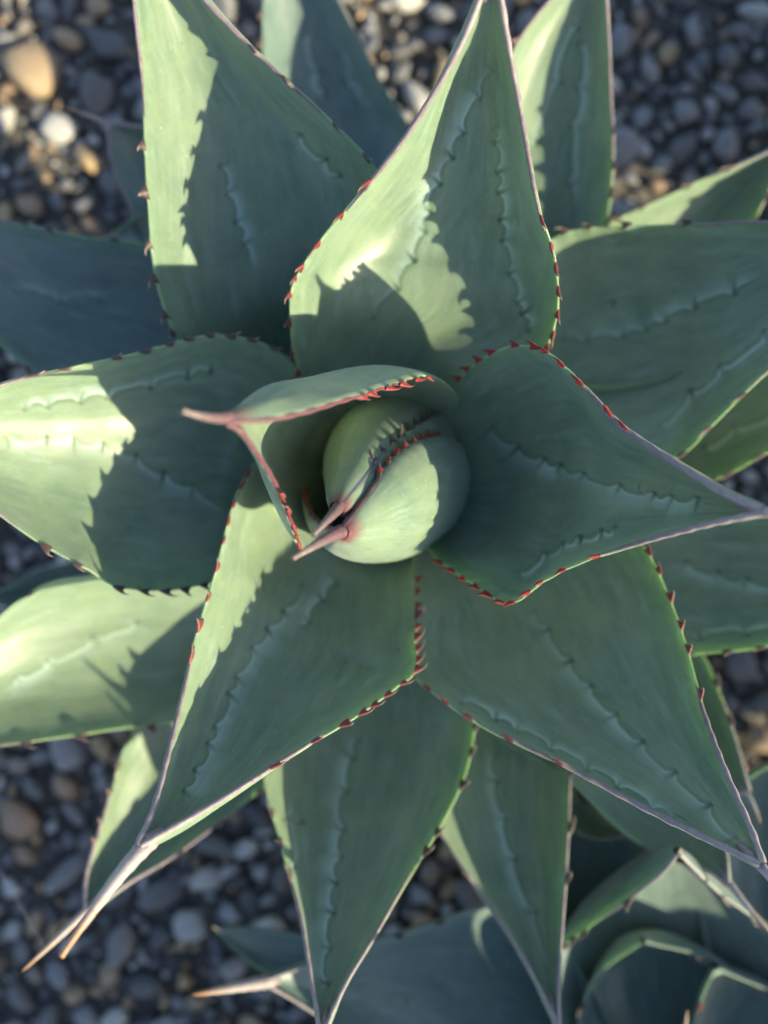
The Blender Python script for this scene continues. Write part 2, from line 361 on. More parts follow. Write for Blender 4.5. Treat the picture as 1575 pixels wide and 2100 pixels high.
LEAVES = []
def leaf(plant, grid_top, side_teeth, kind, spine=None, horn=None, th=0.0045, imp=None, material=None,
         tooth_px=None, smooth_tip=True, label=None, individual=True, blush=None, edge_th=0.0016, horn_mat=None, bot_div=4, stuff_list=None, tooth_scale=1.0):
    """grid_top: (nt, ns, 3) inner face of the leaf, base to tip along axis 0, left to right along axis 1"""
    G = grid_top.copy(); nt_, ns_ = G.shape[:2]
    sv_ = np.linspace(-1, 1, ns_); tv = np.linspace(0, 1, nt_)
    dt = np.gradient(G, axis=0); ds = np.gradient(G, axis=1)
    nrm = np.cross(ds, dt); nrm /= np.linalg.norm(nrm, axis=2)[..., None] + 1e-12
    # teeth stations on the two margins
    stations = {-1: [], 1: []}
    for side in (-1, 1):
        mg = G[:, 0 if side < 0 else -1]
        arc = np.r_[0, np.cumsum(np.linalg.norm(np.diff(mg, axis=0), axis=1))]
        spec = side_teeth.get(side)
        if spec is None: continue
        if isinstance(spec, list):
            upx = to_px(mg)
            for (u, v) in spec:
                stations[side].append(int(np.argmin(np.hypot(upx[:, 0] - u, upx[:, 1] - v))))
        else:
            t0, t1, sp = spec; a = arc[-1] * t0
            while a < arc[-1] * t1:
                stations[side].append(int(np.searchsorted(arc, a)))
                a += sp * (0.75 + 0.7 * (a / arc[-1] - t0) / (t1 - t0)) * rng.uniform(.82, 1.22)
    # bumps of the margin under each tooth, slight waviness between
    for side in (-1, 1):
        if not stations[side]: continue
        j = 0 if side < 0 else -1
        mg = G[:, j]; arc = np.r_[0, np.cumsum(np.linalg.norm(np.diff(mg, axis=0), axis=1))]
        out = ds[:, j] * side; out /= np.linalg.norm(out, axis=1)[:, None] + 1e-12
        bump = np.zeros(nt_)
        for i in stations[side]: bump = np.maximum(bump, np.exp(-((arc - arc[min(i, nt_ - 1)]) / 0.0042) ** 2))
        wgt = np.clip((side * sv_ - 0.86) / 0.14, 0, 1) ** 1.5
        G += out[:, None, :] * (0.0021 * bump)[:, None, None] * wgt[None, :, None]
        G += nrm * (0.0012 * bump)[:, None, None] * wgt[None, :, None]
    if imp:
        band, scar, rel = imprint(G, imp)
        G += nrm * (rel * 0.0007 - scar * 0.0005)[..., None]
    else:
        band = np.zeros((nt_, ns_)); scar = band.copy()
    # broad unevenness of the flesh
    ph = rng.uniform(0, 6)
    arc_c = np.r_[0, np.cumsum(np.linalg.norm(np.diff(G[:, ns_ // 2], axis=0), axis=1))]
    und = (np.sin(sv_[None, :] * 5.1 + ph + 14 * arc_c[:, None]) * np.sin(arc_c[:, None] * 47 + ph * 2) * 0.0006
           + np.sin(sv_[None, :] * 17 + ph * 3) * 0.00022) * (1 - np.abs(sv_[None, :]) ** 6) * np.clip((1 - tv[:, None]) * 8, 0, 1)
    G += nrm * und[..., None]
    # outer face
    cols = np.unique(np.r_[np.arange(0, ns_, bot_div), ns_ - 1])
    sb = sv_[cols]
    width = np.linalg.norm(G[:, -1] - G[:, 0], axis=1)
    thick = np.minimum(th * (1.15 - 0.55 * tv), width * 0.28 + 0.0009)
    B = G[:, cols] - nrm[:, cols] * (edge_th + (thick[:, None] - 0) * (1 - np.abs(sb[None, :]) ** 2.6))[..., None]
    nb = len(cols)
    Vt = G.reshape(-1, 3); Vb = B.reshape(-1, 3)
    # rounded edge strips
    eL = (G[:, 0] + B[:, 0]) / 2 - (ds[:, 0] / (np.linalg.norm(ds[:, 0], axis=1)[:, None] + 1e-12)) * edge_th * 0.5
    eR = (G[:, -1] + B[:, -1]) / 2 + (ds[:, -1] / (np.linalg.norm(ds[:, -1], axis=1)[:, None] + 1e-12)) * edge_th * 0.5
    V = np.concatenate([Vt, Vb, eL, eR])
    oT, oB = 0, len(Vt); oL = oB + len(Vb); oR = oL + nt_
    i, j = np.meshgrid(np.arange(nt_ - 1), np.arange(ns_ - 1), indexing='ij'); a = (i * ns_ + j).ravel()
    F = [np.stack([a, a + 1, a + ns_ + 1, a + ns_], 1)]
    i, j = np.meshgrid(np.arange(nt_ - 1), np.arange(nb - 1), indexing='ij'); a = (oB + i * nb + j).ravel()
    F.append(np.stack([a, a + nb, a + nb + 1, a + 1], 1))
    i = np.arange(nt_ - 1)
    F.append(np.stack([i * ns_, (i + 1) * ns_, oL + i + 1, oL + i], 1))
    F.append(np.stack([oL + i, oL + i + 1, oB + (i + 1) * nb, oB + i * nb], 1))
    F.append(np.stack([i * ns_ + ns_ - 1, oR + i, oR + i + 1, (i + 1) * ns_ + ns_ - 1], 1))
    F.append(np.stack([oR + i, oB + i * nb + nb - 1, oB + (i + 1) * nb + nb - 1, oR + i + 1], 1))
    F = np.concatenate(F)
    zt = np.zeros(len(V)); mk = np.zeros((len(V), 3)); st = np.zeros((len(V), 3))
    mk[:len(Vt), 0] = band.ravel(); mk[:len(Vt), 1] = scar.ravel()
    if blush:
        tb, mb = blush
        z_ = np.clip((tv[:, None] - tb) / .05, 0, 1) + np.clip((tv[:, None] - mb) / .08, 0, 1) * np.clip((np.abs(sv_[None, :]) - (.93 - .25 * np.clip((tv[:, None] - mb) / (1 - mb), 0, 1))) / .05, 0, 1)
        z_ = np.clip(z_, 0, 1); mk[:len(Vt), 2] = z_.ravel()
        mk[oB:oL, 2] = (np.clip((tv[:, None] - tb - .02) / .05, 0, 1) + 0 * sb[None, :]).ravel()
        mk[oL:, 2] = np.tile(np.clip((tv - mb) / .08, 0, 1), 2)
    st[:len(Vt), 0] = np.tile(sv_, nt_) + ph; st[:len(Vt), 1] = np.repeat(arc_c * 10, ns_)
    st[oB:oL, 0] = np.tile(sb, nt_) + ph + 3; st[oB:oL, 1] = np.repeat(arc_c * 10, nb)
    me = build_mesh("leaf", V, F, material or M_LEAF, {"mark": mk, "st": st})
    o = link("leaf", me, plant)
    if label: o['label'] = label
    LEAVES.append(to_px(np.concatenate([G[:, 0], G[::-1, -1]])))
    # horn: terminal spine with the strip that runs down both margins, one piece
    parts = []
    hm = horn_mat or (M_HPINK if kind == "red" else M_HORN)
    if horn:
        for side in (-1, 1):
            t0 = horn.get(side)
            if t0 is None: continue
            j = 0 if side < 0 else -1
            ii = np.arange(int(t0 * nt_), nt_)
            path = G[ii, j] + nrm[ii, j] * 0.0002
            q = np.linspace(0, 1, len(ii))
            r = horn.get('r', 0.0010) * (0.35 + 0.65 * np.clip(q * 5, 0, 1)) * (1 + 0.5 * q) * (1 + .12 * np.sin(q * 61 + ph))
            v, f = tube(path, r, 7)
            parts.append((v, f, np.repeat(0.05 + 0.45 * q, 7)))
    if spine:
        tip = (G[-1, 0] + G[-1, -1]) / 2
        end = P(*spine['end']); start = G[-max(4, int(nt_ * 0.05)), ns_ // 2] if not spine.get('roll') else G[-3].mean(axis=0)
        n = 26; q = np.linspace(0, 1, n)[:, None]
        mid = tip + (tip - start) * 0.3
        path = (1 - q) ** 3 * start + 3 * (1 - q) ** 2 * q * tip + 3 * (1 - q) * q ** 2 * (mid * 0.5 + end * 0.5) + q ** 3 * end
        q = q[:, 0]; r0 = spine.get('r', 0.0026)
        r = r0 * np.interp(q, [0, .15, .35, .7, .93, 1], [spine.get('r_in', .55), 1.0, .86, .55, .28, spine.get('blunt', .06)])
        r = r * (1 + .05 * np.sin(q * 50 + ph))
        v, f = tube(path, r, 12)
        parts.append((v, f, np.repeat(0.35 + 0.65 * q, 12)))
    if parts:
        v, f, t = join(parts)
        link("terminal_spine", build_mesh("terminal_spine", v, f, hm, {"tt": t}), o)
    # teeth
    for side in (-1, 1):
        j = 0 if side < 0 else -1
        for i in stations[side]:
            i = min(max(i, 1), nt_ - 2)
            x = ds[i, j] * side; x /= np.linalg.norm(x)
            z = nrm[i, j]; y = dt[i, j]; y = y - x * (y @ x); y -= z * (y @ z); y /= np.linalg.norm(y)
            lean = rng.uniform(-.15, .35)
            x2 = x * math.cos(lean) + z * math.sin(lean); z2 = np.cross(x2, y)
            me_ = rng.choice(TEETH[kind]); sc = rng.uniform(.85, 1.2) * tooth_scale
            mtx = Matrix(((x2[0], y[0], z2[0], 0), (x2[1], y[1], z2[1], 0), (x2[2], y[2], z2[2], 0), (0, 0, 0, 1)))
            p = G[i, j] - nrm[i, j] * edge_th * .5
            M_ = Matrix.Translation(Vector(p)) @ mtx @ Matrix.Scale(sc, 4)
            if stuff_list is not None:
                stuff_list.append((me_, M_))
            else:
                to = bpy.data.objects.new("tooth", me_); C.objects.link(to); to.parent = o; to.matrix_local = M_
                tooth_total[0] += 1
    return o

def grid_from_keys(keys, tip, nt_=150, ns_=61, bulge=0.0, power=2.8, zshift=0.0):
    """keys: (Lu,Lv, Ru,Rv, z, depth[, zR]) base to tip"""
    Lp, Rp, D = [], [], []
    for k in keys:
        zl = k[4] + zshift; zr = (k[6] if len(k) > 6 else k[4]) + zshift
        Lp.append(P(k[0], k[1], zl)); Rp.append(P(k[2], k[3], zr)); D.append(k[5])
    tp = P(tip[0], tip[1], tip[2] + zshift)
    d0 = (Rp[-1] - Lp[-1]); d0 = d0 / np.linalg.norm(d0) * 0.0012
    Lp.append(tp - d0); Rp.append(tp + d0); D.append(0.0006)
    Lp, Rp, D = np.array(Lp), np.array(Rp), np.array(D) * 1.25
    M_ = (Lp + Rp) / 2
    ts = np.r_[0, np.cumsum(np.linalg.norm(np.diff(M_, axis=0), axis=1) + 0.25 * np.linalg.norm(np.diff(Lp - Rp, axis=0), axis=1))]; ts /= ts[-1]
    tq = np.linspace(0, 1, nt_)
    Lc, Rc = hermite(ts, Lp, tq), hermite(ts, Rp, tq)
    Dc = np.maximum(hermite(ts, D[:, None], tq)[:, 0], 0.0)
    k = np.ones(7) / 7
    Dc = np.convolve(np.pad(Dc, 3, mode='edge'), k, 'valid')
    mid = (Lc + Rc) / 2; al = np.gradient(mid, axis=0); ac = Rc - Lc
    n = np.cross(ac, al); n /= np.linalg.norm(n, axis=1)[:, None]
    for c in range(3): n[:, c] = np.convolve(np.pad(n[:, c], 6, mode='edge'), np.ones(13) / 13, 'valid')
    n /= np.linalg.norm(n, axis=1)[:, None]
    s = np.linspace(-1, 1, ns_)
    s = np.sign(s) * (1 - (1 - np.abs(s)) ** 1.15)         # slightly denser near the margins
    lat = s * (1 + bulge * (1 - s ** 2))
    G = (mid[:, None, :] + ac[:, None, :] * 0.5 * lat[None, :, None]
         - n[:, None, :] * (Dc[:, None] * (1 - np.abs(s[None, :]) ** power))[..., None])
    return G

def grid_roll(axis, radii, thL, thR, nt_=160, ns_=101, spiral=0.0):
    """a rolled young leaf: a tapering tube about an axis, open between the angles thR and thL (degrees, seen from above).
    inner face; left margin first"""
    ax = np.array([P(*a) for a in axis]); ts = np.linspace(0, 1, len(ax)); tq = np.linspace(0, 1, nt_)
    A = hermite(ts, ax, tq)
    tr = np.linspace(0, 1, len(radii)); r = hermite(tr, np.array(radii)[:, None], tq)[:, 0]
    a = np.radians(hermite(np.linspace(0, 1, len(thL)), np.array(thL, float)[:, None], tq)[:, 0])
    b = np.radians(hermite(np.linspace(0, 1, len(thR)), np.array(thR, float)[:, None], tq)[:, 0])
    tan = np.gradient(A, axis=0); tan /= np.linalg.norm(tan, axis=1)[:, None]
    e1 = np.cross((0, 1, 0), tan); e1 /= np.linalg.norm(e1, axis=1)[:, None]
    e2 = np.cross(tan, e1)
    s = np.linspace(0, 1, ns_)
    th = a[:, None] * (1 - s)[None, :] + b[:, None] * s[None, :]
    rr = r[:, None] * (1 - 0.06 * np.cos((s - .5) * 6.28) + spiral * (0.5 - s))[None, :]
    return A[:, None, :] + rr[..., None] * (np.cos(th)[..., None] * e1[:, None, :] + np.sin(th)[..., None] * e2[:, None, :])

def plant_empty(name, loc, label, cat, group=None):
    o = bpy.data.objects.new(name, None); C.objects.link(o); o.empty_display_size = 0.05
    o['label'] = label; o['category'] = cat
    if group: o['group'] = group
    return o

# ---------------------------------------------------------------- gravel ground
GZ = -0.15                       # the plants stand on short stems above the gravel
GP = [(-30, -30, GZ - 0.004), (30, -30, GZ - 0.004), (30, 30, GZ - 0.004), (-30, 30, GZ - 0.004)]
ground = link("ground", build_mesh("ground", GP, [(0, 1, 2, 3)], M_SOIL, smooth=False)); ground['kind'] = 'structure'

# ---------------------------------------------------------------- the big agave
agave = plant_empty("agave_plant", (0, 0, 0), "large grey-green agave rosette filling the frame, toothed leaves around a closed pink-tipped bud", "agave")
teeth_stuff = []

def add(keys, tip, plant=agave, nt_=150, ns_=61, bulge=0.0, power=2.8, zshift=0.0, teeth=None, kind="dark", **kw):
    return leaf(plant, grid_from_keys(keys, tip, nt_, ns_, bulge, power, zshift), teeth or {}, kind, **kw)

HI = dict(nt_=260, ns_=151)
# leaf at the top (T)
add([(700, 900, 880, 900, .12, .010), (625, 785, 945, 790, .185, .028), (598, 665, 1118, 712, .232, .036), (600, 592, 1141, 640, .255, .044),
     (640, 520, 1138, 545, .268, .048, .276), (750, 385, 1105, 430, .288, .042, .300), (862, 235, 1066, 215, .314, .031, .322), (945, 90, 1040, 70, .342, .014)],
    (1014, -70, .362), teeth={-1: [(622, 760), (604, 720), (598, 660), (598, 600), (604, 568), (615, 545), (655, 500), (705, 442), (758, 382)],
                              1: [(1090, 750), (1120, 712), (1136, 686), (1141, 640), (1143, 598), (1140, 550), (1130, 505), (1115, 450)]},
    kind="maroon", spine=dict(end=(1015, -170, .38), r=.0032), horn={-1: .60, 1: .60, 'r': .0014}, horn_mat=M_HORN,
    imp=[dict(p=[(1010, 120), (930, 290), (880, 400), (850, 510), (800, 600), (740, 660)], side=1, w=20, every=48, tl=26, lean=-.3),
         dict(p=[(1025, 250), (1033, 400), (1042, 500), (1055, 560), (1072, 620), (1105, 690)], side=-1, w=12, every=38, tl=24)], **HI)
# leaf at the right (R)
add([(860, 920, 850, 1080, .145, .012), (930, 800, 900, 1148, .200, .045, .204), (985, 742, 975, 1198, .244, .052, .246), (1050, 712, 1045, 1236, .270, .052, .272),
     (1120, 724, 1118, 1188, .288, .046, .290), (1190, 786, 1190, 1152, .302, .042, .306), (1275, 872, 1290, 1120, .318, .034, .320), (1400, 958, 1410, 1086, .342, .018), (1500, 1018, 1505, 1064, .362, .007)],
    (1565, 1048, .374), teeth={-1: [(940, 775), (960, 757), (985, 742), (1012, 725), (1060, 714), (1098, 718), (1118, 724), (1150, 752), (1187, 786), (1245, 845), (1280, 878)],
                               1: [(905, 1152), (930, 1168), (955, 1185), (980, 1202), (1003, 1215), (1028, 1230), (1050, 1230), (1078, 1210), (1108, 1192), (1155, 1168), (1220, 1142)]},
    kind="red", spine=dict(end=(1680, 1075, .40), r=.0034), horn={-1: .60, 1: .66, 'r': .0015}, horn_mat=M_HORN,
    imp=[dict(p=[(985, 870), (1060, 930), (1130, 960), (1200, 985), (1280, 1010), (1370, 1030), (1460, 1035)], side=1, w=24, every=48, tl=32, lean=-.15),
         dict(p=[(1060, 1190), (1110, 1150), (1180, 1115), (1280, 1090)], side=1, w=9, every=40, tl=22)], **HI)
# lower right leaf (E)
add([(900, 1080, 830, 1090, .12, .010), (1110, 1040, 845, 1200, .165, .030), (1240, 1050, 828, 1300, .195, .040), (1322, 1128, 836, 1368, .216, .044),
     (1374, 1235, 884, 1416, .233, .042), (1410, 1340, 980, 1483, .248, .038), (1440, 1450, 1150, 1566, .267, .030), (1492, 1590, 1350, 1672, .292, .018), (1545, 1712, 1490, 1740, .312, .007)],
    (1562, 1772, .322), teeth={-1: [(1328, 1135), (1350, 1170), (1372, 1225), (1390, 1285), (1406, 1335), (1432, 1425)],
                               1: [(850, 1215), (845, 1240), (838, 1262), (834, 1290), (834, 1325), (838, 1348), (856, 1380), (882, 1410), (912, 1440), (962, 1476), (1045, 1517), (1145, 1562)]},
    kind="maroon", spine=dict(end=(1680, 1925, .34), r=.0036), horn={-1: .66, 1: .62, 'r': .0015},
    imp=[dict(p=[(1080, 1250), (1120, 1300), (1160, 1360), (1200, 1410), (1260, 1480), (1340, 1560), (1440, 1650), (1510, 1740)], side=1, w=18, every=58, tl=24, lean=-.2),
         dict(p=[(930, 1420), (1010, 1460), (1110, 1510), (1250, 1590), (1400, 1680)], side=-1, w=12, every=55, tl=18)], **HI)
# lower left leaf (F), its long tip points down left
add([(840, 1100, 690, 1040, .13, .010), (850, 1200, 560, 935, .180, .040), (850, 1300, 510, 970, .210, .046), (850, 1372, 478, 1040, .235, .048),
     (812, 1408, 446, 1165, .252, .046), (730, 1468, 405, 1300, .268, .040), (640, 1522, 375, 1420, .283, .033), (530, 1592, 345, 1545, .303, .022), (395, 1675, 312, 1665, .327, .010)],
    (285, 1735, .342), teeth={-1: [(850, 1190), (850, 1215), (850, 1240), (850, 1262), (850, 1285), (851, 1308), (851, 1330), (850, 1352), (846, 1372), (825, 1400), (790, 1420), (765, 1440), (740, 1462), (705, 1485), (645, 1518), (565, 1570)],
                              1: [(505, 975), (492, 1000), (478, 1040), (472, 1075), (462, 1110), (445, 1165), (432, 1225), (415, 1285), (395, 1350)]},
    kind="maroon", spine=dict(end=(125, 1962, .375), r=.0056, blunt=.30), horn={-1: .68, 1: .62, 'r': .0014}, horn_mat=M_HORN,
    imp=[dict(p=[(640, 1190), (600, 1250), (545, 1310), (500, 1380), (470, 1450), (430, 1550), (370, 1660)], side=-1, w=28, every=48, tl=22, lean=.2),
         dict(p=[(690, 1180), (650, 1230), (610, 1290)], side=1, w=22, every=40, tl=22)], **HI)
# left leaf (G)
add([(720, 1090, 730, 920, .13, .010), (540, 1165, 640, 800, .168, .036), (450, 1188, 592, 738, .192, .044), (350, 1208, 520, 700, .210, .046),
     (250, 1203, 430, 690, .225, .044), (180, 1166, 300, 722, .240, .040), (80, 1110, 150, 755, .256, .034), (-20, 1040, 0, 790, .274, .026), (-120, 975, -110, 850, .294, .014)],
    (-210, 925, .31), teeth={-1: [(520, 1175), (460, 1186), (420, 1195), (380, 1203), (340, 1210), (295, 1210), (245, 1203), (160, 1155), (95, 1118)],
                             1: [(560, 715), (515, 700), (470, 690), (430, 690), (385, 697), (345, 708), (295, 722), (240, 735), (130, 758), (70, 770)]},
    kind="dark", spine=dict(end=(-320, 920, .33)), horn={-1: .75, 1: .72},
    imp=[dict(p=[(470, 740), (360, 770), (250, 800), (150, 815), (30, 830)], side=1, w=12, every=60, tl=20),
         dict(p=[(480, 1060), (400, 1010), (340, 985), (250, 930), (150, 910), (0, 905)], side=-1, w=22, every=55, tl=26)], **HI)
# upper left leaf (H)
add([(640, 900, 760, 880, .11, .010), (470, 800, 730, 720, .160, .026), (368, 700, 790, 560, .200, .032), (322, 575, 805, 440, .218, .036, .230),
     (304, 400, 772, 352, .235, .038, .250), (294, 200, 690, 262, .250, .034, .262), (280, 60, 545, 125, .266, .028), (268, -60, 430, 10, .278, .018)],
    (250, -210, .295), teeth={-1: [(360, 680), (345, 640), (322, 570), (312, 500), (308, 395), (303, 300)],
                              1: [(780, 390), (755, 318), (690, 262), (585, 165), (520, 100)]},
    kind="dark", spine=dict(end=(240, -300, .29)), horn={-1: .62, 1: .68, 'r': .0013}, horn_mat=M_HORN,
    imp=[dict(p=[(460, 320), (475, 390), (490, 440), (510, 490), (520, 560)], side=-1, w=14, every=52, tl=22),
         dict(p=[(590, 270), (640, 315), (700, 380)], side=1, w=10, every=45, tl=20)], **HI)
# big right leaf (J)
add([(880, 880, 900, 990, .105, .010), (1030, 620, 1100, 970, .140, .028), (1140, 488, 1240, 990, .168, .034), (1290, 466, 1395, 932, .192, .034),
     (1440, 461, 1455, 875, .214, .030), (1575, 456, 1575, 760, .236, .024), (1690, 470, 1690, 670, .256, .016)],
    (1800, 560, .275), teeth={-1: [(1120, 500), (1160, 480), (1210, 470), (1285, 466), (1410, 462)], 1: [(1400, 930), (1450, 880), (1520, 815)]},
    kind="dark", spine=dict(end=(1890, 560, .29)), horn={-1: .62, 1: .75},
    zshift=-.015,
    imp=[dict(p=[(1130, 680), (1190, 690), (1240, 685), (1290, 678), (1370, 645), (1400, 630), (1480, 600), (1575, 560)], side=-1, w=24, every=55, tl=34, lean=.25),
         dict(p=[(1350, 900), (1400, 830), (1510, 740), (1600, 670)], side=1, w=8, every=75, tl=22)], **HI)
# leaf at the bottom (O)
add([(860, 1100, 760, 1100, .10, .010), (950, 1380, 600, 1350, .138, .026), (972, 1490, 540, 1520, .163, .034), (952, 1590, 545, 1610, .180, .034),
     (898, 1700, 572, 1712, .198, .030), (836, 1802, 596, 1800, .214, .025), (765, 1925, 622, 1905, .234, .018), (700, 2035, 643, 2035, .254, .009)],
    (660, 2120, .27), teeth={-1: [(972, 1490), (966, 1545), (945, 1612), (890, 1705), (868, 1745)], 1: [(560, 1668), (572, 1730), (590, 1800), (535, 1590)]},
    kind="dark", spine=dict(end=(655, 2200, .285)), horn={-1: .72, 1: .72, 'r': .0012},
    imp=[dict(p=[(740, 1480), (715, 1540), (710, 1590), (690, 1650), (695, 1700), (680, 1800), (665, 1950), (658, 2060)], side=1, w=20, every=56, tl=20),
         dict(p=[(590, 1640), (605, 1740), (612, 1800)], side=-1, w=8, every=60, tl=14)], **HI)
# second bottom leaf (Q in shade of it: P)
add([(900, 1100, 820, 1100, .08, .010), (1140, 1350, 850, 1500, .115, .022), (1168, 1520, 872, 1625, .138, .028), (1167, 1650, 905, 1708, .153, .028),
     (1160, 1800, 972, 1815, .169, .024), (1151, 1930, 1050, 1928, .186, .016), (1146, 2030, 1108, 2030, .202, .008)],
    (1143, 2095, .215), teeth={-1: [(1168, 1580), (1165, 1700), (1160, 1800)], 1: [(905, 1708), (960, 1800)]},
    kind="dark", spine=dict(end=(1150, 2200, .23), r=.0034), horn={-1: .52, 1: .60, 'r': .0011},
    imp=[dict(p=[(1000, 1520), (1010, 1620), (1030, 1700), (1050, 1780), (1090, 1880), (1130, 1990)], side=1, w=16, every=70, tl=16)], **HI)
# lower left broad leaf (S)
add([(740, 1150, 700, 1050, .09, .010), (520, 1450, 540, 1150, .125, .022), (340, 1482, 430, 1150, .148, .028), (230, 1496, 300, 1158, .163, .030),
     (120, 1512, 190, 1180, .178, .030), (0, 1528, 92, 1200, .194, .028), (-120, 1545, -20, 1285, .210, .022), (-230, 1562, -150, 1420, .225, .014)],
    (-340, 1570, .24), teeth={-1: [(310, 1488), (165, 1506), (60, 1520)], 1: [(60, 1215)]},
    kind="dark", spine=dict(end=(-430, 1590, .25)), horn={-1: .60, 1: .75},
    zshift=-.02,
    imp=[dict(p=[(330, 1290), (250, 1290), (130, 1350), (0, 1420)], side=-1, w=20, every=70, tl=20)], nt_=170, ns_=91)
MID = dict(nt_=130, ns_=61)
# right leaf under J (L2)
add([(950, 900, 950, 1000, .09, .010), (1150, 800, 1250, 1060, .115, .020), (1350, 780, 1420, 1000, .140, .026), (1450, 740, 1492, 972, .155, .026),
     (1575, 690, 1575, 926, .175, .022), (1690, 700, 1690, 870, .195, .014)], (1800, 760, .21),
    teeth={1: [(1425, 985), (1455, 975), (1492, 972), (1560, 935)]}, kind="dark", spine=dict(end=(1880, 760, .22)), horn={-1: .75, 1: .75},
    imp=[dict(p=[(1440, 940), (1480, 900), (1520, 880), (1600, 850)], side=1, w=10, every=50, tl=22)], **MID)
# right leaf below R (M)
add([(900, 1000, 900, 1080, .09, .010), (1100, 980, 1150, 1300, .120, .022), (1250, 1000, 1300, 1355, .143, .028), (1400, 1040, 1415, 1341, .160, .030),
     (1575, 1060, 1575, 1323, .185, .028), (1700, 1100, 1700, 1280, .205, .018)], (1830, 1200, .225),
    teeth={1: [(1415, 1341), (1490, 1335), (1560, 1325)], -1: (.5, .8, .02)}, kind="dark", spine=dict(end=(1900, 1200, .24)), horn={-1: .8, 1: .8},
    imp=[dict(p=[(1370, 1150), (1430, 1175), (1500, 1195), (1600, 1210)], side=1, w=22, every=75, tl=30),
         dict(p=[(1400, 1305), (1490, 1290), (1600, 1285)], side=-1, w=6, every=75, tl=22)], **MID)
# far right-down leaf behind E (N)
add([(1100, 1100, 1000, 1200, .07, .008), (1330, 1260, 1150, 1450, .095, .018), (1430, 1330, 1250, 1530, .112, .022), (1478, 1430, 1330, 1580, .125, .022),
     (1512, 1530, 1430, 1620, .138, .014)], (1535, 1625, .15),
    teeth={-1: [(1470, 1400), (1500, 1480)]}, spine=dict(end=(1560, 1690, .16)), horn={-1: .7, 1: .8}, **MID)
# leaf under E (Q)
add([(950, 1150, 880, 1200, .08, .008), (1230, 1350, 1010, 1500, .112, .020), (1360, 1500, 1168, 1600, .135, .022), (1430, 1610, 1288, 1712, .150, .020),
     (1470, 1690, 1385, 1765, .162, .014), (1490, 1750, 1450, 1785, .172, .007)], (1492, 1812, .180),
    teeth={}, spine=dict(end=(1590, 1925, .20), r=.0034), horn={-1: .8, 1: .8}, **MID)
# short low leaf beside P
add([(960, 1200, 890, 1230, .05, .008), (1190, 1500, 1080, 1600, .075, .016), (1250, 1600, 1150, 1680, .087, .016), (1280, 1665, 1220, 1720, .095, .010)],
    (1292, 1712, .10), teeth={}, spine=dict(end=(1315, 1735, .105), r=.002), horn={-1: .85, 1: .85}, **MID)
# top right leaf (I)
add([(850, 850, 930, 880, .085, .010), (930, 600, 1195, 650, .115, .024), (960, 400, 1243, 460, .142, .028), (1000, 230, 1257, 325, .160, .026),
     (1058, 92, 1252, 180, .176, .022), (1135, -8, 1246, 30, .192, .014), (1195, -70, 1240, -50, .203, .007)], (1228, -110, .21),
    teeth={1: [(1242, 455), (1254, 400), (1257, 340), (1256, 270)], -1: [(1060, 90)]}, kind="dark", spine=dict(end=(1230, -190, .22)), horn={-1: .70, 1: .58, 'r': .0012},
    zshift=-.03,
    imp=[dict(p=[(1190, 20), (1150, 120), (1120, 230), (1080, 310)], side=1, w=10, every=90, tl=14),
         dict(p=[(1200, 60), (1195, 200), (1175, 300), (1180, 440)], side=-1, w=12, every=70, tl=16)], nt_=170, ns_=81)
# upper right small leaf (K)
add([(1050, 650, 1150, 760, .065, .008), (1230, 470, 1420, 620, .092, .020), (1330, 422, 1500, 530, .107, .022), (1430, 375, 1545, 455, .120, .020),
     (1520, 335, 1585, 375, .133, .012)], (1640, 285, .15),
    teeth={-1: [(1270, 445), (1315, 425), (1410, 385), (1500, 340)], 1: [(1545, 450), (1565, 400)]}, spine=dict(end=(1690, 240, .16)), horn={-1: .75, 1: .75}, **MID)
# top leaf behind (V)
add([(680, 800, 800, 780, .07, .008), (560, 450, 860, 480, .098, .022), (545, 200, 842, 275, .120, .026), (540, 60, 775, 160, .136, .026),
     (548, -60, 715, 40, .152, .020), (572, -150, 665, -60, .166, .010)], (605, -210, .18),
    teeth={-1: [(540, 30), (542, 90), (545, 160)], 1: [(830, 250), (770, 150)]}, spine=dict(end=(600, -280, .19)), horn={-1: .75, 1: .75},
    zshift=-.085,
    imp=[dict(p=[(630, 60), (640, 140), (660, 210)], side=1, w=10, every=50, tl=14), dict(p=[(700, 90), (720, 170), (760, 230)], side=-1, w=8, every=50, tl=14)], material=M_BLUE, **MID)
# left leaf behind G and H (W)
add([(640, 950, 680, 880, .08, .008), (350, 860, 400, 560, .106, .022), (190, 815, 300, 502, .124, .026), (80, 770, 165, 486, .138, .026),
     (0, 705, 60, 463, .150, .022), (-100, 630, -60, 450, .164, .014)], (-210, 530, .18),
    teeth={1: [(230, 492), (100, 468), (50, 460)], -1: [(60, 755)]}, spine=dict(end=(-290, 520, .19)), horn={-1: .75, 1: .75},
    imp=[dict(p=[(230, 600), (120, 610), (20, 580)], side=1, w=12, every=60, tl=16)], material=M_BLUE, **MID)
# small hooked leaf, upper left (X)
add([(560, 820, 620, 760, .045, .006), (340, 570, 430, 470, .062, .016), (275, 440, 375, 340, .078, .018), (232, 340, 325, 272, .090, .014)],
    (222, 252, .100), teeth={}, spine=dict(end=(128, 218, .115), r=.0022), horn={-1: .65, 1: .65, 'r': .001}, zshift=-.02, material=M_BLUE, **MID)
add([(600, 800, 640, 740, .04, .006), (380, 560, 410, 440, .050, .014), (300, 510, 310, 430, .058, .010)], (225, 485, .062),
    teeth={}, spine=dict(end=(190, 500, .065), r=.0018), material=M_BLUE, **MID)
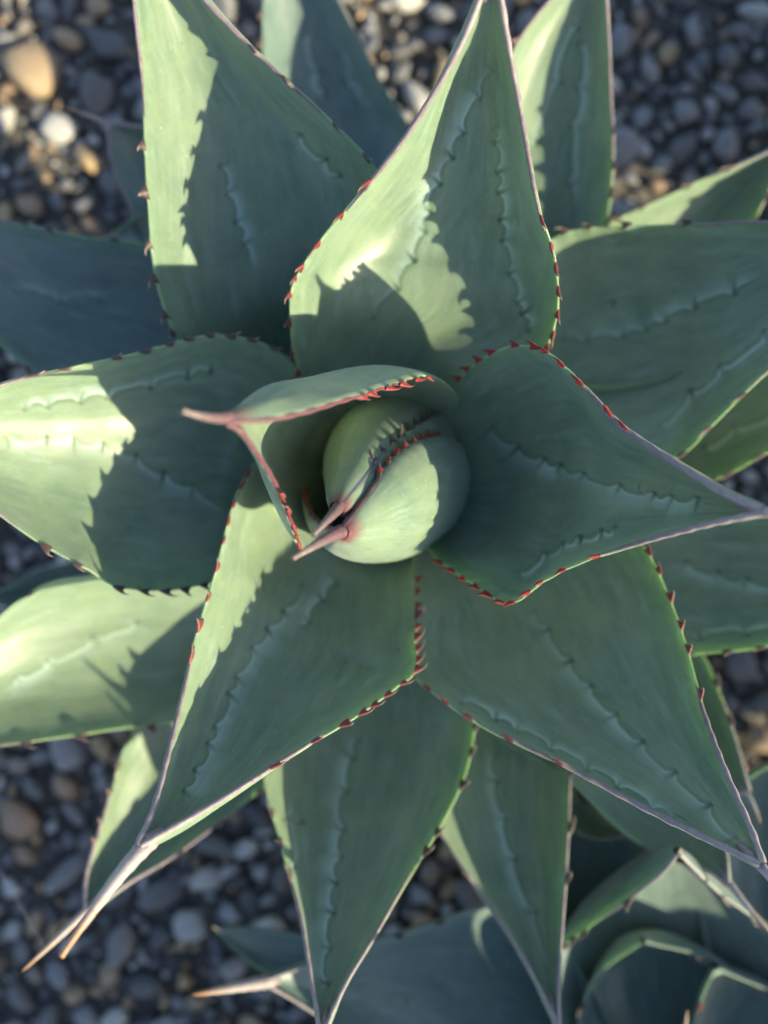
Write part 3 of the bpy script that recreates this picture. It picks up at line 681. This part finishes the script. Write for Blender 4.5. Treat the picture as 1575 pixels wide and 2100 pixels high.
# low leaf in the shade at the left
add([(560, 1250, 560, 1100, .05, .006), (330, 1290, 330, 1140, .065, .014), (200, 1285, 200, 1150, .075, .014), (90, 1268, 90, 1170, .085, .010)],
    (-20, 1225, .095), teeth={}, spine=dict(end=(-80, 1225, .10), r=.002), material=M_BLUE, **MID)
# lower left leaf (U) whose pale spine reaches far down left
add([(760, 1200, 660, 1150, .06, .008), (640, 1500, 380, 1380, .090, .020), (540, 1612, 272, 1500, .108, .024), (430, 1702, 238, 1590, .122, .022),
     (340, 1766, 204, 1700, .136, .018), (262, 1812, 176, 1800, .150, .010)], (178, 1868, .165),
    teeth={-1: [(530, 1620), (450, 1692), (370, 1750)], 1: [(262, 1515), (240, 1575), (222, 1630), (208, 1690), (196, 1730)]},
    spine=dict(end=(45, 1992, .195), r=.0040), horn={-1: .62, 1: .70, 'r': .0014}, **MID)

# folded leaf at the heart (B)
add([(720, 1010, 880, 900, .14, .012), (640, 1125, 935, 815, .215, .050), (612, 1116, 880, 772, .262, .050), (596, 1070, 800, 790, .300, .046),
     (560, 985, 700, 822, .340, .034), (522, 925, 610, 848, .368, .020), (492, 885, 540, 861, .384, .009)],
    (468, 866, .392), nt_=200, ns_=121, bulge=.18, power=2.0,
    teeth={-1: [(614, 1112), (609, 1095), (603, 1078), (590, 1045), (576, 1012)], 1: [(875, 770), (850, 772), (820, 776), (790, 780), (755, 796), (738, 802)]},
    kind="red", spine=dict(end=(374, 842, .418), r=.0037, blunt=.42), horn={-1: .52, 1: .52, 'r': .0012}, th=.005, blush=(.93, .50))
# inner closed roll of the bud
leaf(agave, grid_roll([(812, 915, .10), (790, 935, .18), (744, 972, .255), (692, 1042, .330)], [.054, .049, .037, .020, .0022],
     [392, 396, 402, 410], [5, 5, 10, 15], spiral=.12), {-1: (.35, .8, .014)}, "dark",
     spine=dict(end=(642, 1098, .365), r=.0040, blunt=.3, roll=1, r_in=1.05), horn={-1: .62, 1: .62, 'r': .0010}, horn_mat=M_HPINK, th=.004, blush=(.92, .62))
# outer wrapping leaf of the bud
leaf(agave, grid_roll([(798, 972, .11), (788, 990, .18), (752, 1026, .255), (700, 1088, .335)], [.063, .063, .054, .035, .0022],
     [378, 386, 402, 414, 410], [178, 180, 178, 185, 200]), {-1: (.40, .80, .012), 1: (.5, .75, .012)}, "red",
     spine=dict(end=(600, 1146, .368), r=.0046, blunt=.3, roll=1, r_in=1.05), horn={-1: .45, 1: .60, 'r': .0015}, th=.004, blush=(.92, .45),
     imp=[dict(p=[(850, 930), (880, 1000), (860, 1060), (800, 1130)], side=1, w=14, every=40, tl=18)])
# stem under the rosette
v, f = tube([P(790, 1010, z) for z in (-.16, -.06, .02, .08, .12)], [.085, .075, .065, .045, .022], 24)
link("stem", build_mesh("stem", v, f, M_STEM), agave)

# ---------------------------------------------------------------- neighbouring agave (lower right)
pup = plant_empty("agave_plant", (0, 0, 0), "smaller blue-green agave low in the lower right corner, half under the big rosette", "agave")
add([(1260, 2260, 1540, 2240, .05, .010), (1130, 2060, 1640, 2040, .090, .040), (1150, 1945, 1600, 1930, .120, .046), (1222, 1893, 1540, 1880, .140, .042),
     (1310, 1828, 1470, 1826, .165, .028), (1365, 1782, 1425, 1782, .182, .012)], (1392, 1752, .19), plant=pup, bulge=.2, power=2.0,
    teeth={-1: [(1200, 1912), (1180, 1925), (1165, 1940), (1290, 1845)], 1: [(1480, 1835), (1540, 1880)]}, spine=dict(end=(1396, 1738, .195), r=.002), horn={-1: .7, 1: .7}, material=M_BLUE, **MID)
add([(1250, 2350, 1300, 2180, .05, .010), (1050, 2300, 1110, 1900, .080, .030), (900, 2250, 1000, 1864, .098, .034), (790, 2180, 850, 1908, .112, .030),
     (690, 2110, 700, 1955, .126, .020), (600, 2050, 600, 1990, .138, .009)], (540, 2014, .145), plant=pup,
    teeth={1: [(900, 1890), (820, 1925)]}, spine=dict(end=(395, 2040, .165), r=.0060), horn={-1: .7, 1: .75}, material=M_BLUE, **MID)
add([(900, 2160, 950, 2020, .03, .006), (640, 2020, 690, 1935, .045, .012), (530, 1985, 560, 1912, .054, .010)], (448, 1908, .062), plant=pup,
    teeth={}, spine=dict(end=(436, 1900, .064), r=.0014), material=M_BLUE, **MID)
add([(1380, 2420, 1640, 2330, .06, .010), (1210, 2210, 1640, 2120, .095, .030), (1190, 2080, 1560, 2030, .115, .034), (1240, 1990, 1450, 1965, .128, .024)],
    (1320, 1935, .14), plant=pup, teeth={1: [(1430, 1960), (1480, 1990), (1530, 2020), (1570, 2050)], -1: [(1200, 2060)]}, kind="dark",
    zshift=-.035, material=M_BLUE, **MID)
add([(1440, 2450, 1660, 2400, .06, .010), (1400, 2220, 1680, 2180, .115, .026), (1430, 2080, 1640, 2070, .135, .024)],
    (1470, 1990, .15), plant=pup, teeth={-1: [(1440, 2060), (1425, 2110)]}, kind="red",
    zshift=-.045, material=M_BLUE, **MID)
add([(1500, 2150, 1650, 2200, .04, .008), (1440, 1830, 1680, 1900, .07, .024), (1465, 1690, 1670, 1760, .085, .026), (1520, 1610, 1640, 1650, .095, .018)],
    (1610, 1560, .105), plant=pup, teeth={-1: [(1510, 1625)]}, spine=dict(end=(1640, 1530, .11), r=.002), material=M_BLUE, **MID)
add([(1300, 2200, 1350, 2050, .04, .008), (1120, 1900, 1330, 1800, .055, .020), (1130, 1740, 1290, 1700, .065, .018)],
    (1180, 1640, .075), plant=pup, teeth={}, spine=dict(end=(1175, 1620, .08), r=.002), material=M_BLUE, **MID)
v, f = tube([P(1420, 2300, z) for z in (-.16, -.03, .07)], [.06, .05, .03], 20)
link("stem", build_mesh("stem", v, f, M_STEM), pup)

# ---------------------------------------------------------------- unseen agave copies, added beyond the frame to shade the gravel
def shade_agave(src, loc, rz, sc, label):
    t = plant_empty("agave_plant", loc, label, "agave")
    t.location = loc; t.rotation_euler = (0, 0, rz); t.scale = (sc, sc, sc)
    for ch in list(src.children):
        c = ch.copy(); C.objects.link(c); c.parent = t
        for gch in ch.children:
            if gch.name.startswith("tooth"): continue
            d = gch.copy(); C.objects.link(d); d.parent = c
    return t
shade_agave(agave, (.92, .36, 0), 1.3, .95, "unseen agave added to cast shade, beyond the right edge at the height of the topmost leaves")
shade_agave(agave, (1.02, -.28, 0), 3.9, 1.0, "unseen agave added to cast shade, beyond the right edge at the height of the bud")
shade_agave(agave, (.36, -.95, 0), 4.7, 1.35, "unseen tall agave added to cast shade, beyond the lower edge, nearest the small blue-green one")

# ---------------------------------------------------------------- gravel
def ico():
    import bmesh
    bm = bmesh.new(); bmesh.ops.create_icosphere(bm, subdivisions=2, radius=1.0)
    V = np.array([v.co[:] for v in bm.verts]); F = np.array([[v.index for v in f.verts] for f in bm.faces]); bm.free(); return V, F
IV, IF = ico()
def pebble_shape(k):
    r = np.random.RandomState(100 + k)
    V = IV.copy()
    for _ in range(8):                         # flattened facets, as on split and worn stone
        n = r.normal(size=3); n /= np.linalg.norm(n); h = r.uniform(.45, .85)
        d = V @ n; V -= n[None, :] * np.maximum(d - h, 0)[:, None] * 0.93
    V += 0.06 * np.sin(V[:, [1, 2, 0]] * 4 + r.uniform(0, 6, 3))
    V *= np.array([1.0, r.uniform(.62, .9), r.uniform(.42, .62)])
    return V
SHAPES = [pebble_shape(k) for k in range(14)]
SM = [build_mesh("pebble_%d" % k, s, IF, M_STONE, {"rnd": np.full(len(s), 0.07 * k)}) for k, s in enumerate(SHAPES)]
def inside(poly, pt):
    x, y = pt; px, py = poly[:, 0], poly[:, 1]; qx, qy = np.roll(px, -1), np.roll(py, -1)
    c = ((py > y) != (qy > y)) & (x < (qx - px) * (y - py) / (qy - py + 1e-12) + px)
    return c.sum() % 2 == 1
POLY = [p[::4] for p in LEAVES]
stones = []; cell = {}
def try_put(x, y, r, gap):
    cx, cy = int(x / .04), int(y / .04)
    for i in range(cx - 2, cx + 3):
        for j in range(cy - 2, cy + 3):
            for (a, b, q) in cell.get((i, j), ()):
                if (a - x) ** 2 + (b - y) ** 2 < ((q + r) * gap) ** 2: return False
    cell.setdefault((cx, cy), []).append((x, y, r)); stones.append((x, y, r)); return True
pr = random.Random(3)
X0, X1, Y0, Y1 = -.85, .85, -.95, .95
for x, y, r in ((-.36, .43, .024), (-.43, .545, .042), (-.40, .47, .024), (-.34, .575, .034), (-.29, .52, .022), (.37, .45, .026), (.42, .56, .022)):
    try_put(x, y, r, .9)
for lo, hi, n_, gap in ((.021, .032, 420, .84), (.014, .023, 6000, .80), (.0075, .013, 11000, .72), (.004, .0075, 9000, .68)):
    for _ in range(n_): try_put(pr.uniform(X0, X1), pr.uniform(Y0, Y1), pr.uniform(lo, hi), gap)
vis = []; rest = []
for s in stones:
    u, v_ = to_px(np.array([s[0], s[1], GZ + s[2] * .4]))
    if -60 < u < 1635 and -60 < v_ < 2160 and not any(inside(p, (u, v_)) for p in POLY): vis.append(s)
    else: rest.append(s)
vis.sort(key=lambda s: -s[2])
rest += vis[300:]; vis = vis[:300]
def stone_matrix(s):
    x, y, r = s
    R = Matrix.Rotation(pr.uniform(0, 6.28), 4, 'Z') @ Matrix.Rotation(pr.uniform(-.4, .4), 4, 'X') @ Matrix.Rotation(pr.uniform(-.4, .4), 4, 'Y')
    return Matrix.Translation((x, y, GZ + r * pr.uniform(.12, .42))) @ R @ Matrix.Diagonal((r * pr.uniform(.95, 1.3), r, r * pr.uniform(.9, 1.2), 1))
for s in vis:
    o = bpy.data.objects.new("pebble", SM[pr.randrange(14)]); C.objects.link(o); o.parent = ground; o.matrix_local = stone_matrix(s)
VV, FF, RR, off = [], [], [], 0
for s in rest:
    sh = SHAPES[pr.randrange(14)]; m_ = np.array(stone_matrix(s))
    VV.append(sh @ m_[:3, :3].T + m_[:3, 3]); FF.append(IF + off); off += len(sh); RR.append(np.full(len(sh), pr.random()))
g = link("gravel", build_mesh("gravel", np.concatenate(VV), np.concatenate(FF), M_STONE, {"rnd": np.concatenate(RR)}), ground); g['kind'] = 'stuff'

# ---------------------------------------------------------------- spider silk at the lower left
v, f = tube([P(-40, 1730, .10), P(20, 1820, .11), P(60, 1890, .12), P(92, 1945, .135)], [.00016] * 4, 5)
th_ = link("spider_thread", build_mesh("spider_thread", v, f, M_SILK)); th_['label'] = "fine pale spider thread slanting over the gravel at the lower left edge"; th_['category'] = "spider thread"

print("teeth", tooth_total[0], "visible pebbles", len(vis), "rest", len(rest))
